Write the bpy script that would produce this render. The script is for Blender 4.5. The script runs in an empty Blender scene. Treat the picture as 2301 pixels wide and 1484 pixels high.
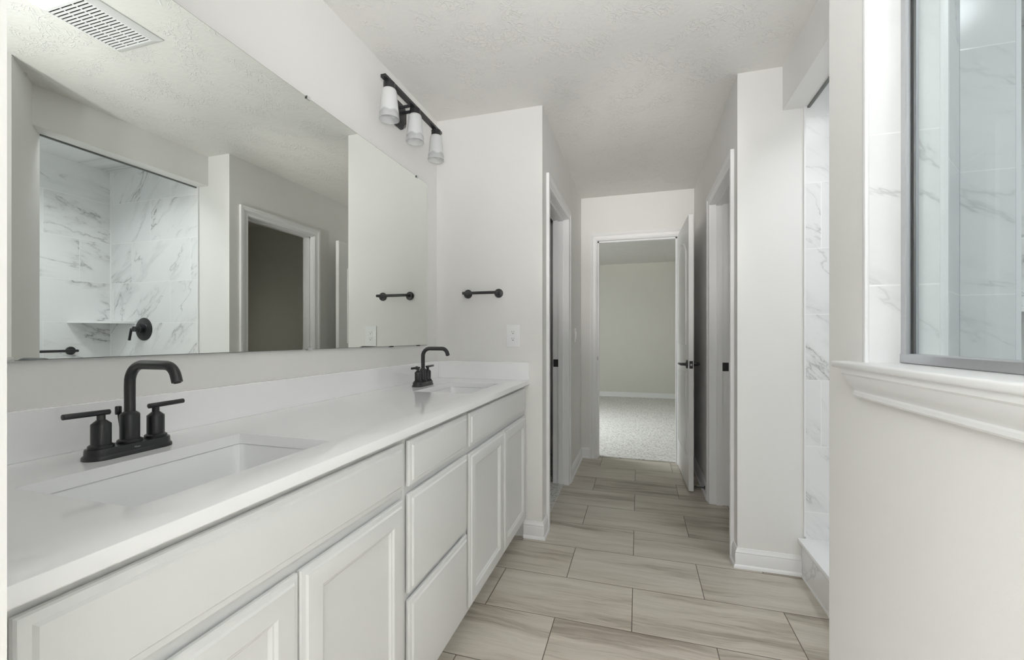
import bpy, bmesh, math
from mathutils import Vector, Matrix
sc = bpy.context.scene
COL = sc.collection
R = math.radians

# ------------------------------------------------------------------ camera, world, lights, exposure
cam_d = bpy.data.cameras.new('camera'); cam = bpy.data.objects.new('camera', cam_d); COL.objects.link(cam)
cam.location = (0.0251, -1.7111, 1.1375); cam.rotation_euler = (R(90), 0, 0.2872)
cam_d.sensor_width = 36.0; cam_d.sensor_fit = 'HORIZONTAL'
cam_d.lens = 961.7 / 2301 * 36.0; cam_d.shift_y = 15.09 / 2301
cam_d.clip_start = 0.01; cam_d.clip_end = 60
sc.camera = cam

wld = bpy.data.worlds.new('daylight'); sc.world = wld; wld.use_nodes = True
bg = wld.node_tree.nodes['Background']; bg.inputs[0].default_value = (0.80, 0.90, 1.0, 1); bg.inputs[1].default_value = 1.0

def lamp(name, kind, loc, energy, color=(1, 1, 1), aim=None, **kw):
    d = bpy.data.lights.new(name, kind); d.energy = energy; d.color = color
    for k, v in kw.items(): setattr(d, k, v)
    o = bpy.data.objects.new(name, d); COL.objects.link(o); o.location = loc
    if aim is not None: o.rotation_euler = (Vector(aim) - Vector(loc)).to_track_quat('-Z', 'Y').to_euler()
    return o
# photographer's flash at the camera, bounced off the ceiling; the counter and hall fill beams are added
lamp('flash_bounce', 'SPOT', (0.03, -1.70, 1.30), 58.0, (0.985, 0.985, 0.99), aim=(-0.30, -0.25, 2.44), spot_size=R(84), spot_blend=1.0, shadow_soft_size=0.05)
lamp('counter_fill_bounce', 'SPOT', (0.03, -1.70, 1.30), 24.0, (0.96, 0.98, 1.0), aim=(-0.50, -0.85, 2.44), spot_size=R(78), spot_blend=1.0, shadow_soft_size=0.05)
lamp('flash_bounce_far', 'SPOT', (0.03, -1.70, 1.30), 22.0, (1.0, 0.985, 0.965), aim=(-0.25, 0.9, 2.44), spot_size=R(80), spot_blend=1.0, shadow_soft_size=0.05)
lamp('hall_ceiling_fill', 'SPOT', (0.03, -1.70, 1.30), 155.0, (1.0, 0.97, 0.93), aim=(0.0, 1.8, 2.40), spot_size=R(26), spot_blend=1.0, shadow_soft_size=0.05)
lamp('hall_fill', 'SPOT', (0.03, -1.70, 1.30), 95.0, (1.0, 0.965, 0.92), aim=(0.0, 2.3, 1.70), spot_size=R(28), spot_blend=1.0, shadow_soft_size=0.05)
# added fill spots, bounced off the ceiling of the room behind the camera
lamp('rear_fill_bounce', 'SPOT', (-1.2, -3.5, 1.2), 540.0, (0.94, 0.97, 1.0), aim=(-1.2, -3.3, 2.44), spot_size=R(150), spot_blend=0.9, shadow_soft_size=0.1)
lamp('rear_fill_bounce_near', 'SPOT', (-0.8, -2.9, 1.2), 290.0, (0.94, 0.97, 1.0), aim=(-0.8, -2.9, 2.44), spot_size=R(120), spot_blend=0.9, shadow_soft_size=0.1)
# two fill lamps added to brighten the shower, with no fixture
lamp('shower_fill_light', 'AREA', (1.0, -0.05, 2.41), 5.6, (0.93, 0.97, 1.0), aim=(1.0, -0.049, 0.0), shape='DISK', size=0.3, spread=R(140))
lamp('shower_fill_light', 'AREA', (1.15, -1.15, 2.41), 3.6, (0.93, 0.97, 1.0), aim=(1.15, -1.149, 0.0), shape='DISK', size=0.3)
# daylight through the bedroom window at the end, and a weak fill lamp added in the room off the hall
lamp('daylight_bedroom', 'AREA', (-2.7, 3.7, 1.6), 25.0, (0.93, 0.98, 0.96), aim=(0.2, 3.7, 0.0), shape='RECTANGLE', size=1.2, size_y=1.0)
lamp('daylight_carpet', 'AREA', (-2.85, 3.7, 1.75), 11.0, (0.95, 0.98, 1.0), aim=(0.0, 3.7, 0.0), shape='RECTANGLE', size=1.2, size_y=0.8, spread=R(70))
lamp('side_room_fill', 'AREA', (2.4, 1.5, 1.2), 1.1, (1.0, 1.0, 0.84), aim=(0.0, 1.4, 1.0), shape='RECTANGLE', size=0.6, size_y=0.6)

vs = sc.view_settings
vs.view_transform = 'Standard'; vs.look = 'None'; vs.gamma = 1.0; vs.use_curve_mapping = False
vs.exposure = 0.17
cy = sc.cycles
cy.max_bounces = 14; cy.diffuse_bounces = 7; cy.glossy_bounces = 6; cy.transmission_bounces = 8; cy.transparent_max_bounces = 12
cy.sample_clamp_indirect = 6.0; cy.caustics_reflective = False; cy.caustics_refractive = False

# ------------------------------------------------------------------ materials
class NT:
    def __init__(s, name):
        s.m = bpy.data.materials.new(name); s.m.use_nodes = True
        s.t = s.m.node_tree; s.b = s.t.nodes['Principled BSDF']
    def n(s, kind, **kw):
        x = s.t.nodes.new(kind)
        for k, v in kw.items(): setattr(x, k, v)
        return x
    def link(s, a, b): s.t.links.new(a, b)
    def put(s, sock, v):
        if hasattr(v, 'is_output') or isinstance(v, bpy.types.NodeSocket): s.link(v, sock)
        else: sock.default_value = v
    def math(s, op, a, b=0.0, c=0.0, clamp=False):
        x = s.n('ShaderNodeMath', operation=op, use_clamp=clamp)
        s.put(x.inputs[0], a); s.put(x.inputs[1], b)
        if len(x.inputs) > 2: s.put(x.inputs[2], c)
        return x.outputs[0]
    def obj(s): return s.n('ShaderNodeTexCoord').outputs['Object']
    def sep(s, v):
        x = s.n('ShaderNodeSeparateXYZ'); s.link(v, x.inputs[0]); return x.outputs
    def comb(s, x, y, z):
        c = s.n('ShaderNodeCombineXYZ')
        for i, v in enumerate((x, y, z)): s.put(c.inputs[i], v)
        return c.outputs[0]
    def noise(s, vec, scale, detail=3.0, rough=0.5, dist=0.0):
        x = s.n('ShaderNodeTexNoise'); s.link(vec, x.inputs['Vector'])
        x.inputs['Scale'].default_value = scale; x.inputs['Detail'].default_value = detail
        x.inputs['Roughness'].default_value = rough; x.inputs['Distortion'].default_value = dist
        return x.outputs[0]
    def ramp(s, fac, stops):
        x = s.n('ShaderNodeValToRGB'); s.link(fac, x.inputs[0]); e = x.color_ramp.elements
        while len(e) < len(stops): e.new(0.5)
        for i, (p, c) in enumerate(stops):
            e[i].position = p; e[i].color = (*c, 1) if len(c) == 3 else c
        return x.outputs[0]
    def mix(s, fac, a, b):
        x = s.n('ShaderNodeMix', data_type='RGBA')
        s.put(x.inputs[0], fac)
        for sock, v in ((x.inputs[6], a), (x.inputs[7], b)):
            s.put(sock, (*v, 1) if isinstance(v, tuple) and len(v) == 3 else v)
        return x.outputs[2]
    def bump(s, h, strength, dist):
        x = s.n('ShaderNodeBump'); x.inputs['Strength'].default_value = strength; x.inputs['Distance'].default_value = dist
        s.link(h, x.inputs['Height']); s.link(x.outputs[0], s.b.inputs['Normal'])
    def set(s, **kw):
        for k, v in kw.items(): s.put(s.b.inputs[k.replace('_', ' ')], (*v, 1) if isinstance(v, tuple) and len(v) == 3 else v)
        return s.m

def paint(name, col, rough=0.5, var=0.012, bump=0.06, spec=0.5):
    t = NT(name); o = t.obj()
    f = t.noise(o, 2.2, 3)
    c0 = tuple(max(0, c - var) for c in col); c1 = tuple(min(1, c + var) for c in col)
    t.set(Base_Color=t.ramp(f, [(0.3, c0), (0.7, c1)]), Roughness=rough, Specular_IOR_Level=spec)
    if bump: t.bump(t.noise(o, 320, 2), bump, 0.002)
    return t.m
M = {}
M['wall'] = paint('warm_white_wall_paint', (0.80, 0.792, 0.774), 0.75, spec=0.25)
M['trim'] = paint('white_trim_paint', (0.83, 0.83, 0.835), 0.38, 0.006, 0.0)
M['cab'] = paint('white_cabinet_paint', (0.755, 0.757, 0.752), 0.36, 0.006, 0.02)
M['door'] = paint('white_door_paint', (0.78, 0.78, 0.775), 0.36, 0.006, 0.02)
M['plastic'] = paint('white_plastic', (0.84, 0.84, 0.85), 0.30, 0.004, 0.0)
M['quartz'] = paint('white_quartz', (0.935, 0.935, 0.94), 0.10, 0.012, 0.0)
M['porcelain'] = paint('white_porcelain', (0.87, 0.875, 0.88), 0.06, 0.003, 0.0)
M['black'] = paint('matte_black_metal', (0.020, 0.021, 0.023), 0.29, 0.003, 0.0, 0.5)
M['dark'] = paint('recess_shade_black', (0.004, 0.004, 0.004), 0.8, 0.002, 0.0)  # near-black colour stands in for shade behind the fan grille
M['slot'] = paint('dark_slot', (0.03, 0.03, 0.03), 0.6, 0.004, 0.0)
M['edge'] = paint('mirror_edge_backing', (0.16, 0.17, 0.16), 0.4, 0.01, 0.0)
M['caulk'] = paint('white_caulk', (0.82, 0.82, 0.81), 0.4, 0.004, 0.0)
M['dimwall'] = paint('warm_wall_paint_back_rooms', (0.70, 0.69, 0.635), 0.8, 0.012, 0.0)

t = NT('brushed_nickel'); t.set(Base_Color=(0.52, 0.53, 0.55), Metallic=0.85, Roughness=t.ramp(t.noise(t.obj(), 60, 2), [(0.3, (0.30,) * 3), (0.7, (0.42,) * 3)])); M['nickel'] = t.m
M['edgetrim'] = paint('satin_white_edge_trim', (0.84, 0.84, 0.85), 0.35, 0.005, 0.0)
t = NT('silvered_mirror'); t.set(Base_Color=t.ramp(t.noise(t.obj(), 0.8, 1), [(0.3, (0.895, 0.925, 0.885)), (0.7, (0.905, 0.932, 0.895))]), Metallic=1.0, Roughness=0.0); M['mirror'] = t.m
t = NT('clear_plastic'); t.set(Base_Color=t.ramp(t.noise(t.obj(), 40, 1), [(0.3, (0.85, 0.86, 0.85)), (0.7, (0.9, 0.9, 0.9))]), Roughness=0.12, Alpha=0.35); M['clear'] = t.m

# clear shower glass: see-through, faint green tint, a real pane's reflection
t = NT('clear_glass'); nt = t.t
tr = t.n('ShaderNodeBsdfTransparent'); gl = t.n('ShaderNodeBsdfGlossy'); gl.inputs['Roughness'].default_value = 0.0
fr = t.n('ShaderNodeFresnel'); fr.inputs[0].default_value = 1.5
tint = t.ramp(t.noise(t.obj(), 1.0, 1), [(0.3, (0.93, 0.955, 0.95)), (0.7, (0.94, 0.962, 0.957))]); t.link(tint, tr.inputs[0])
mx = t.n('ShaderNodeMixShader'); gb_ = t.n('ShaderNodeNewGeometry'); t.link(t.math('MULTIPLY', fr.outputs[0], t.math('SUBTRACT', 1.0, gb_.outputs['Backfacing'])), mx.inputs[0]); t.link(tr.outputs[0], mx.inputs[1]); t.link(gl.outputs[0], mx.inputs[2])
t.link(mx.outputs[0], nt.nodes['Material Output'].inputs[0]); M['glass'] = t.m

# frosted lamp glass, clearer towards the plain rim band at the open end
t = NT('frosted_glass'); o = t.obj(); s = t.sep(o)
wav = t.math('MULTIPLY', t.math('SINE', t.math('MULTIPLY', t.math('ARCTAN2', s[1], s[0]), 5.0)), 0.0045)
rim = t.ramp(t.math('ADD', t.math('ADD', s[2], wav), 1.0), [(0.893, (0.40,) * 3), (0.901, (0.86,) * 3)])
t.set(Base_Color=(0.74, 0.75, 0.75), Roughness=0.45, Alpha=rim, Specular_IOR_Level=0.3); M['frost'] = t.m

# textured ceiling: stamped crow's-foot plaster
t = NT('stamped_ceiling_plaster'); o = t.obj()
w = t.noise(o, 9.0, 2)
mp = t.n('ShaderNodeVectorMath', operation='MULTIPLY_ADD'); t.link(w, mp.inputs[0]); mp.inputs[1].default_value = (0.5, 0.5, 0.0); t.link(o, mp.inputs[2])
wv = t.n('ShaderNodeTexVoronoi', feature='DISTANCE_TO_EDGE'); t.link(mp.outputs[0], wv.inputs['Vector']); wv.inputs['Scale'].default_value = 30
ridge = t.ramp(wv.outputs[0], [(0.0, (1, 1, 1)), (0.075, (0, 0, 0))])
patch = t.ramp(t.noise(o, 7.0, 3), [(0.46, (0, 0, 0)), (0.60, (1, 1, 1))])
h = t.math('MULTIPLY', ridge, patch); h2 = t.math('ADD', h, t.math('MULTIPLY', t.noise(o, 45, 3), 0.5))
t.set(Base_Color=t.ramp(t.noise(o, 1.5, 2), [(0.3, (0.745, 0.735, 0.708)), (0.7, (0.765, 0.755, 0.728))]), Roughness=0.9, Specular_IOR_Level=0.15)
t.bump(h2, 0.42, 0.004); M['ceil'] = t.m

# wood-look stone floor tile, 12 x 24 half-bond, thin brown grout
PY, PX = 0.29963, 0.59925
t = NT('striated_greige_floor_tile'); o = t.obj(); s = t.sep(o)
row = t.math('FLOOR', t.math('DIVIDE', s[1], PY)); ry = t.math('SUBTRACT', s[1], t.math('MULTIPLY', row, PY))
par = t.math('MULTIPLY', t.math('MODULO', t.math('ADD', row, 100.0), 2.0), PX / 2)
ux = t.math('ADD', s[0], par); cl = t.math('FLOOR', t.math('DIVIDE', ux, PX)); rx = t.math('SUBTRACT', ux, t.math('MULTIPLY', cl, PX))
ex = t.math('MINIMUM', rx, t.math('SUBTRACT', PX, rx)); ey = t.math('MINIMUM', ry, t.math('SUBTRACT', PY, ry))
ed = t.math('MINIMUM', ex, ey)
wn = t.n('ShaderNodeTexWhiteNoise', noise_dimensions='3D'); t.link(t.comb(cl, row, 3.0), wn.inputs['Vector']); rnd = wn.outputs['Value']
off = t.math('MULTIPLY', rnd, 37.0)
wp = t.math('MULTIPLY', t.math('SUBTRACT', t.noise(t.comb(t.math('ADD', t.math('MULTIPLY', s[0], 2.6), off), t.math('MULTIPLY', s[1], 5.0), off), 1.0, 3), 0.5), 0.085)
yy = t.math('ADD', s[1], wp)
zone = t.noise(t.comb(t.math('ADD', t.math('MULTIPLY', s[0], 1.0), off), t.math('ADD', t.math('MULTIPLY', yy, 8.0), off), off), 1.0, 2, 0.5)
st = t.noise(t.comb(t.math('ADD', t.math('MULTIPLY', s[0], 2.4), off), t.math('ADD', t.math('MULTIPLY', yy, 30.0), off), off), 1.0, 6, 0.66, 0.25)
st2 = t.noise(t.comb(t.math('ADD', t.math('MULTIPLY', s[0], 7.0), off), t.math('MULTIPLY', yy, 150.0), off), 1.0, 4, 0.65, 0.3)
mixv = t.math('ADD', t.math('ADD', t.math('MULTIPLY', zone, 0.46), t.math('MULTIPLY', st, 0.36)), t.math('MULTIPLY', st2, 0.18))
col = t.ramp(mixv, [(0.335, (0.235, 0.200, 0.158)), (0.415, (0.370, 0.328, 0.272)), (0.480, (0.510, 0.465, 0.398)), (0.580, (0.600, 0.556, 0.488))])
tone = t.math('ADD', 0.93, t.math('MULTIPLY', rnd, 0.12))
vm = t.n('ShaderNodeVectorMath', operation='SCALE'); t.link(col, vm.inputs[0]); t.link(tone, vm.inputs['Scale'])
gm = t.math('LESS_THAN', ed, 0.0017)
t.set(Base_Color=t.mix(gm, vm.outputs[0], (0.13, 0.105, 0.085)), Roughness=0.42, Specular_IOR_Level=0.4)
hh = t.math('ADD', t.math('MULTIPLY', t.math('MINIMUM', ed, 0.003), 300.0), t.math('MULTIPLY', st2, 0.12))
t.bump(hh, 0.5, 0.0012); M['floortile'] = t.m

# marble-look wall tile, third-bond, white grout; ax = axis that runs along the wall, zs = 1 uses y in place of z (ceilings)
def marble(name, ax, phase, z0=1.243, TH=0.311, TL=0.61, vein=1.0, angle=-45.0, flat=False):
    t = NT(name); o = t.obj(); s = t.sep(o)
    a = s[0] if ax == 0 else s[1]; b = s[1] if flat else s[2]
    zz = t.math('SUBTRACT', b, z0 - 20 * TH); row = t.math('FLOOR', t.math('DIVIDE', zz, TH)); rz = t.math('SUBTRACT', zz, t.math('MULTIPLY', row, TH))
    shift = t.math('MULTIPLY', t.math('MODULO', t.math('ADD', row, 1.0), 3.0), TL / 3)
    ua = t.math('ADD', t.math('SUBTRACT', a, phase - 20 * TL), shift); cl = t.math('FLOOR', t.math('DIVIDE', ua, TL)); ra = t.math('SUBTRACT', ua, t.math('MULTIPLY', cl, TL))
    ed = t.math('MINIMUM', t.math('MINIMUM', rz, t.math('SUBTRACT', TH, rz)), t.math('MINIMUM', ra, t.math('SUBTRACT', TL, ra)))
    wn = t.n('ShaderNodeTexWhiteNoise', noise_dimensions='3D'); t.link(t.comb(cl, row, 7.0 + ax), wn.inputs['Vector'])
    off = t.math('MULTIPLY', wn.outputs['Value'], 23.0)
    # vein field: ridges of a warped noise stretched along the vein direction
    c, n = math.cos(R(angle)), math.sin(R(angle))
    u = t.math('ADD', t.math('MULTIPLY', a, c), t.math('MULTIPLY', b, n)); v = t.math('SUBTRACT', t.math('MULTIPLY', b, c), t.math('MULTIPLY', a, n))
    p = t.comb(t.math('ADD', t.math('MULTIPLY', u, 0.75), off), t.math('ADD', t.math('MULTIPLY', v, 2.3), off), off)
    n1 = t.noise(p, 1.7, 6, 0.58, 0.35)
    d1 = t.math('ABSOLUTE', t.math('SUBTRACT', n1, 0.5))
    thin = t.ramp(d1, [(0.0, (1, 1, 1)), (0.008, (0.2, 0.2, 0.2)), (0.02, (0, 0, 0))])
    soft = t.ramp(d1, [(0.0, (1, 1, 1)), (0.06, (0, 0, 0))])
    gate = t.ramp(t.noise(p, 2.6, 3, 0.6), [(0.44, (0, 0, 0)), (0.60, (1, 1, 1))])
    gate2 = t.ramp(t.noise(p, 1.6, 2, 0.5), [(0.38, (0, 0, 0)), (0.68, (1, 1, 1))])
    amt = t.math('ADD', t.math('MULTIPLY', t.math('MULTIPLY', thin, gate), 0.72 * vein), t.math('MULTIPLY', t.math('MULTIPLY', soft, gate2), 0.24 * vein), clamp=True)
    base = t.ramp(t.noise(p, 1.0, 2), [(0.35, (0.785, 0.79, 0.79)), (0.65, (0.83, 0.832, 0.83))])
    col = t.mix(amt, base, (0.26, 0.265, 0.26))
    gm = t.math('LESS_THAN', ed, 0.0016)
    t.set(Base_Color=t.mix(gm, col, (0.90, 0.90, 0.89)), Roughness=0.16)
    t.bump(t.math('MULTIPLY', t.math('MINIMUM', ed, 0.003), 300.0), 0.3, 0.0008)
    return t.m
M['marble_x'] = marble('marble_tile_valve_wall', 0, 0.848 + 0.2033)
M['marble_y'] = marble('marble_tile_back_wall', 1, 0.43 + 0.2033, angle=-12.0)
M['marble_ceiling'] = marble('marble_tile_shower_ceiling', 1, 0.30, z0=0.79, angle=20.0, flat=True)
M['marble_jamb'] = marble('marble_tile_jamb', 0, 0.236, vein=0.5, angle=-30.0)
M['marble_soft'] = marble('marble_tile_pale', 0, 0.353, vein=0.5, angle=-20.0)
M['marble_softy'] = marble('marble_tile_pale_side', 1, -0.10, vein=0.5)

# carpet
t = NT('speckled_carpet'); o = t.obj()
n1 = t.noise(o, 48, 4, 0.75); n2 = t.noise(o, 9, 3)
t.set(Base_Color=t.mix(t.math('MULTIPLY', n2, 0.25), t.ramp(n1, [(0.32, (0.30, 0.29, 0.265)), (0.44, (0.70, 0.69, 0.66)), (0.58, (0.90, 0.895, 0.87))]), (0.62, 0.61, 0.58)), Roughness=1.0, Specular_IOR_Level=0.05)
t.bump(n1, 0.9, 0.012); M['carpet'] = t.m
t = NT('outdoor_ground'); t.set(Base_Color=t.ramp(t.noise(t.obj(), 3, 3), [(0.3, (0.2, 0.22, 0.15)), (0.7, (0.3, 0.3, 0.22))]), Roughness=1.0); M['ground'] = t.m

# ------------------------------------------------------------------ mesh helpers
class MB:
    def __init__(s): s.bm = bmesh.new()
    def box(s, x0, x1, y0, y1, z0, z1, bev=0.0, seg=2):
        vs_ = [s.bm.verts.new((x, y, z)) for x in (x0, x1) for y in (y0, y1) for z in (z0, z1)]
        fs = [s.bm.faces.new([vs_[i] for i in q]) for q in ((0, 1, 3, 2), (4, 6, 7, 5), (0, 4, 5, 1), (2, 3, 7, 6), (0, 2, 6, 4), (1, 5, 7, 3))]
        if bev: bmesh.ops.bevel(s.bm, geom=list({e for f in fs for e in f.edges}), offset=bev, segments=seg, profile=0.5, affect='EDGES')
        return s
    def prism(s, pts, z0, z1):
        a = [s.bm.verts.new((x, y, z0)) for x, y in pts]; b = [s.bm.verts.new((x, y, z1)) for x, y in pts]
        s.bm.faces.new(a[::-1]); s.bm.faces.new(b); n = len(pts)
        for i in range(n): s.bm.faces.new((a[i], a[(i + 1) % n], b[(i + 1) % n], b[i]))
        return s
    def rings(s, rings, cap0=True, cap1=True):
        vr = [[s.bm.verts.new(p) for p in r] for r in rings]; n = len(vr[0])
        for a, b in zip(vr, vr[1:]):
            for i in range(n): s.bm.faces.new((a[i], a[(i + 1) % n], b[(i + 1) % n], b[i]))
        if cap0: s.bm.faces.new(vr[0][::-1])
        if cap1: s.bm.faces.new(vr[-1])
        return s
    def lathe(s, prof, origin, axis=(0, 0, 1), n=32, cap0=True, cap1=True):
        q = Vector((0, 0, 1)).rotation_difference(Vector(axis).normalized()); o = Vector(origin)
        return s.rings([[o + q @ Vector((r * math.cos(2 * math.pi * i / n), r * math.sin(2 * math.pi * i / n), z)) for i in range(n)] for r, z in prof], cap0, cap1)
    def rod(s, a, b, r, n=20, bev=0.0):
        a = Vector(a); b = Vector(b); L = (b - a).length
        p = [(r, 0), (r, L)] if not bev else [(r - bev, 0), (r - bev * .3, bev * .3), (r, bev), (r, L - bev), (r - bev * .3, L - bev * .3), (r - bev, L)]
        return s.lathe(p, a, b - a, n)
    def tube(s, path, r, n=20):
        P = [Vector(p) for p in path]; rings = []; up = None
        for i, p in enumerate(P):
            d = ((P[min(i + 1, len(P) - 1)] - P[max(i - 1, 0)])).normalized()
            if up is None: up = d.orthogonal().normalized()
            up = (up - d * up.dot(d)).normalized(); sd = d.cross(up); rr = r[i] if isinstance(r, (list, tuple)) else r
            rings.append([p + rr * (math.cos(2 * math.pi * k / n) * up + math.sin(2 * math.pi * k / n) * sd) for k in range(n)])
        return s.rings(rings)
    def sweep(s, path, prof, closed=False):
        """path: (x, y) points; prof: (d, z) with d measured to the right of travel; mitred corners"""
        P = [Vector((p[0], p[1], 0)) for p in path]; n = len(P); off = []
        for i in range(n):
            ds = []
            if i > 0 or closed: ds.append((P[i] - P[i - 1]).normalized())
            if i < n - 1 or closed: ds.append((P[(i + 1) % n] - P[i]).normalized())
            ns = [Vector((d.y, -d.x, 0)) for d in ds]
            m = ns[0] if len(ns) == 1 else (ns[0] + ns[1]) / (1 + ns[0].dot(ns[1]))
            off.append(m)
        rings = [[P[i] + off[i] * d + Vector((0, 0, z)) for d, z in prof] for i in range(n)]
        return s.rings(rings)
    def build(s, name, mat, parent=None, origin=None, angle=35, mats=None):
        if origin is not None: bmesh.ops.translate(s.bm, verts=s.bm.verts, vec=-Vector(origin))
        bmesh.ops.recalc_face_normals(s.bm, faces=s.bm.faces)
        me = bpy.data.meshes.new(name); s.bm.to_mesh(me); s.bm.free()
        me.polygons.foreach_set('use_smooth', [True] * len(me.polygons)); me.set_sharp_from_angle(angle=R(angle)); me.update()
        o = bpy.data.objects.new(name, me); COL.objects.link(o); me.materials.append(M[mat])
        if origin is not None: o.location = origin
        if parent is not None:
            o.parent = parent
            if origin is None: o.matrix_parent_inverse = Matrix.Translation(-parent.location) if parent.rotation_euler[2] == 0 else parent.matrix_basis.inverted()
            else: o.matrix_parent_inverse = parent.matrix_basis.inverted()
        return o
def mb(): return MB()
def thing(name, label, cat, loc=(0, 0, 0), rotz=0.0, group=None, kind=None):
    o = bpy.data.objects.new(name, None); COL.objects.link(o); o.empty_display_size = 0.05
    o.location = loc; o.rotation_euler = (0, 0, rotz); return tag(o, label, cat, group, kind)
def tag(o, label=None, cat=None, group=None, kind=None):
    if label: o['label'] = label
    if cat: o['category'] = cat
    if group: o['group'] = group
    if kind: o['kind'] = kind
    return o
def struct(o, label=None, cat=None): return tag(o, label, cat, None, 'structure')
def copy_tree(o, parent=None):
    c = o.copy(); COL.objects.link(c)
    if parent is not None: c.parent = parent; c.matrix_parent_inverse = o.matrix_parent_inverse.copy()
    for ch in list(o.children): copy_tree(ch, c)
    return c

# ------------------------------------------------------------------ dimensions (metres)
Xm, Xl, Xr, Xs, Xs2, Xw, Xw2 = -1.1452, -0.493, 0.495, 0.6915, 0.790, 0.478, 0.604
Yb, Yp, Yf, ZC = 0.6445, 0.6364, 2.345, 2.44
T = 0.115
XB, YT, YN = 1.692, 0.6264, -1.62      # shower back wall, valve-wall tile face, shower near end
DH = 2.035                              # door opening height
L0, L1 = 0.822, 1.552                   # left hall doorway
R0, R1 = 0.782, 1.462                   # right hall doorway
F0, F1 = -0.345, 0.360                  # far doorway
W0, W1, WZ0, WZ1 = -1.48, -0.643, 1.068, 2.12   # glazed opening in the right wall
YR, ZR = 6.62, 2.51                     # bedroom end wall and ceiling

# ------------------------------------------------------------------ shell
struct(mb().box(Xm - 0.2, 1.0, YN - 0.13, 2.415, -0.05, 0).build('floor', 'floortile'), 'wood-look greige stone floor tiles laid in half bond', 'floor')
struct(mb().box(-3.2, 3.2, 2.415, YR + 0.1, -0.05, 0.006).build('floor_bedroom', 'carpet'), 'speckled light carpet beyond the far doorway', 'carpet')
struct(mb().box(-3.0, Xl - 0.03, Yb + T, 2.4, -0.04, 0.008).build('floor_closet', 'carpet'), 'carpet sliver inside the left hall doorway', 'carpet')
struct(mb().box(-2.6, Xw2, -4.6, YN - 0.13, -0.05, 0.004).build('floor_entry', 'carpet'))
struct(mb().box(Xm - 0.2, XB + 0.13, -1.75, Yf + 0.06, ZC, ZC + 0.1).build('ceiling', 'ceil'), 'textured white plaster ceiling', 'ceiling')
struct(mb().box(-3.2, 3.2, Yf + 0.06, YR + 0.1, ZR, ZR + 0.1).build('ceiling_bedroom', 'ceil'), 'textured bedroom ceiling beyond the far doorway', 'ceiling')
struct(mb().box(-2.6, Xw2 + 1.2, -4.6, -1.75, ZC + 0.01, ZC + 0.1).build('ceiling_entry', 'ceil'))
struct(mb().box(-3.1, Xm - 0.2, Yb, Yf, ZC, ZC + 0.1).box(XB + 0.13, 2.6, Yp, Yf, ZC, ZC + 0.1).build('ceiling_closet', 'ceil'))

struct(mb().box(Xm - T, Xm, -1.62, Yb + T, 0, ZC).build('wall_left', 'wall'), 'long white wall behind the vanity and mirror', 'wall')
struct(mb().box(Xm, Xl, Yb, Yb + T, 0, ZC).build('wall_back', 'wall'), 'white wall at the end of the vanity with towel bar', 'wall')
struct(mb().box(Xl - T, Xl, Yb + T, L0, 0, ZC).box(Xl - T, Xl, L1, Yf, 0, ZC).box(Xl - T, Xl, L0, L1, DH, ZC).build('wall_hall_left', 'wall'), 'left wall of the short hall, with a doorway', 'wall')
struct(mb().box(Xr, XB + T, Yp, Yp + T, 0, ZC).build('wall_pillar', 'wall'), 'white wall end between the hall and the shower', 'wall')
struct(mb().box(Xr, Xr + T, Yp + T, R0, 0, ZC).box(Xr, Xr + T, R1, Yf, 0, ZC).box(Xr, Xr + T, R0, R1, DH, ZC).build('wall_hall_right', 'wall'), 'right wall of the short hall, with a doorway', 'wall')
struct(mb().box(-3.1, F0, Yf, Yf + T, 0, ZR).box(F1, 3.1, Yf, Yf + T, 0, ZR).box(F0, F1, Yf, Yf + T, DH, ZR).build('wall_far', 'wall'), 'far end wall of the hall, with an open doorway', 'wall')
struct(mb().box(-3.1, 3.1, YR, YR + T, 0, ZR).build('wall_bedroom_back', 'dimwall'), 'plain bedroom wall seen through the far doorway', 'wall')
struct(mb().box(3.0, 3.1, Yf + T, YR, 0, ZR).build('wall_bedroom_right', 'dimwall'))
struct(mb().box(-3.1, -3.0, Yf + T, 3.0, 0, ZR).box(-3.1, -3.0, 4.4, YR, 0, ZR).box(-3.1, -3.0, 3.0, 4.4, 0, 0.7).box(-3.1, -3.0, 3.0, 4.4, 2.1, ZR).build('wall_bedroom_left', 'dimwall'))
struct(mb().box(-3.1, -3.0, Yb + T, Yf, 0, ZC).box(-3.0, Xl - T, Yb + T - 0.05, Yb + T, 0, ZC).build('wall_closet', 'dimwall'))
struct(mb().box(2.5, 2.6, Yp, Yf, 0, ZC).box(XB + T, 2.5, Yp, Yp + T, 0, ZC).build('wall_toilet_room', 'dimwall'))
struct(mb().box(1.0, 2.5, Yp + T, Yf, -0.05, 0).build('floor_toilet_room', 'floortile'))
# wall stub at the near end of the vanity (the camera stands in the opening beside it)
struct(mb().box(Xm, -0.453, -1.62, -1.50, 0, ZC).build('wall_near', 'wall'), 'white wall end at the near end of the vanity, at the left edge', 'wall')
# right wall: glazed opening over a half wall, 45 degree return at its end
rw = mb()
rw.prism([(Xw, W1), (Xw, -0.473), (Xs, -0.302), (Xs2, -0.226), (0.915, -0.226), (0.915, -0.340), (0.800, -0.340), (Xw2, -0.600), (Xw2, W1)], 0, ZC)
rw.box(Xw, Xw2, W0, W1, 0, WZ0 - 0.012).box(Xw, Xw2, W0, W1, WZ1, ZC).box(Xw, Xw2, -4.6, W0, 0, ZC)
struct(rw.build('wall_right', 'wall'), 'white half wall under the glazed shower opening at right', 'wall')
struct(mb().box(Xs, Xs2, -0.302, Yp, 2.228, ZC).build('trim_header', 'wall'), 'dropped header above the shower opening', 'header')
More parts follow.
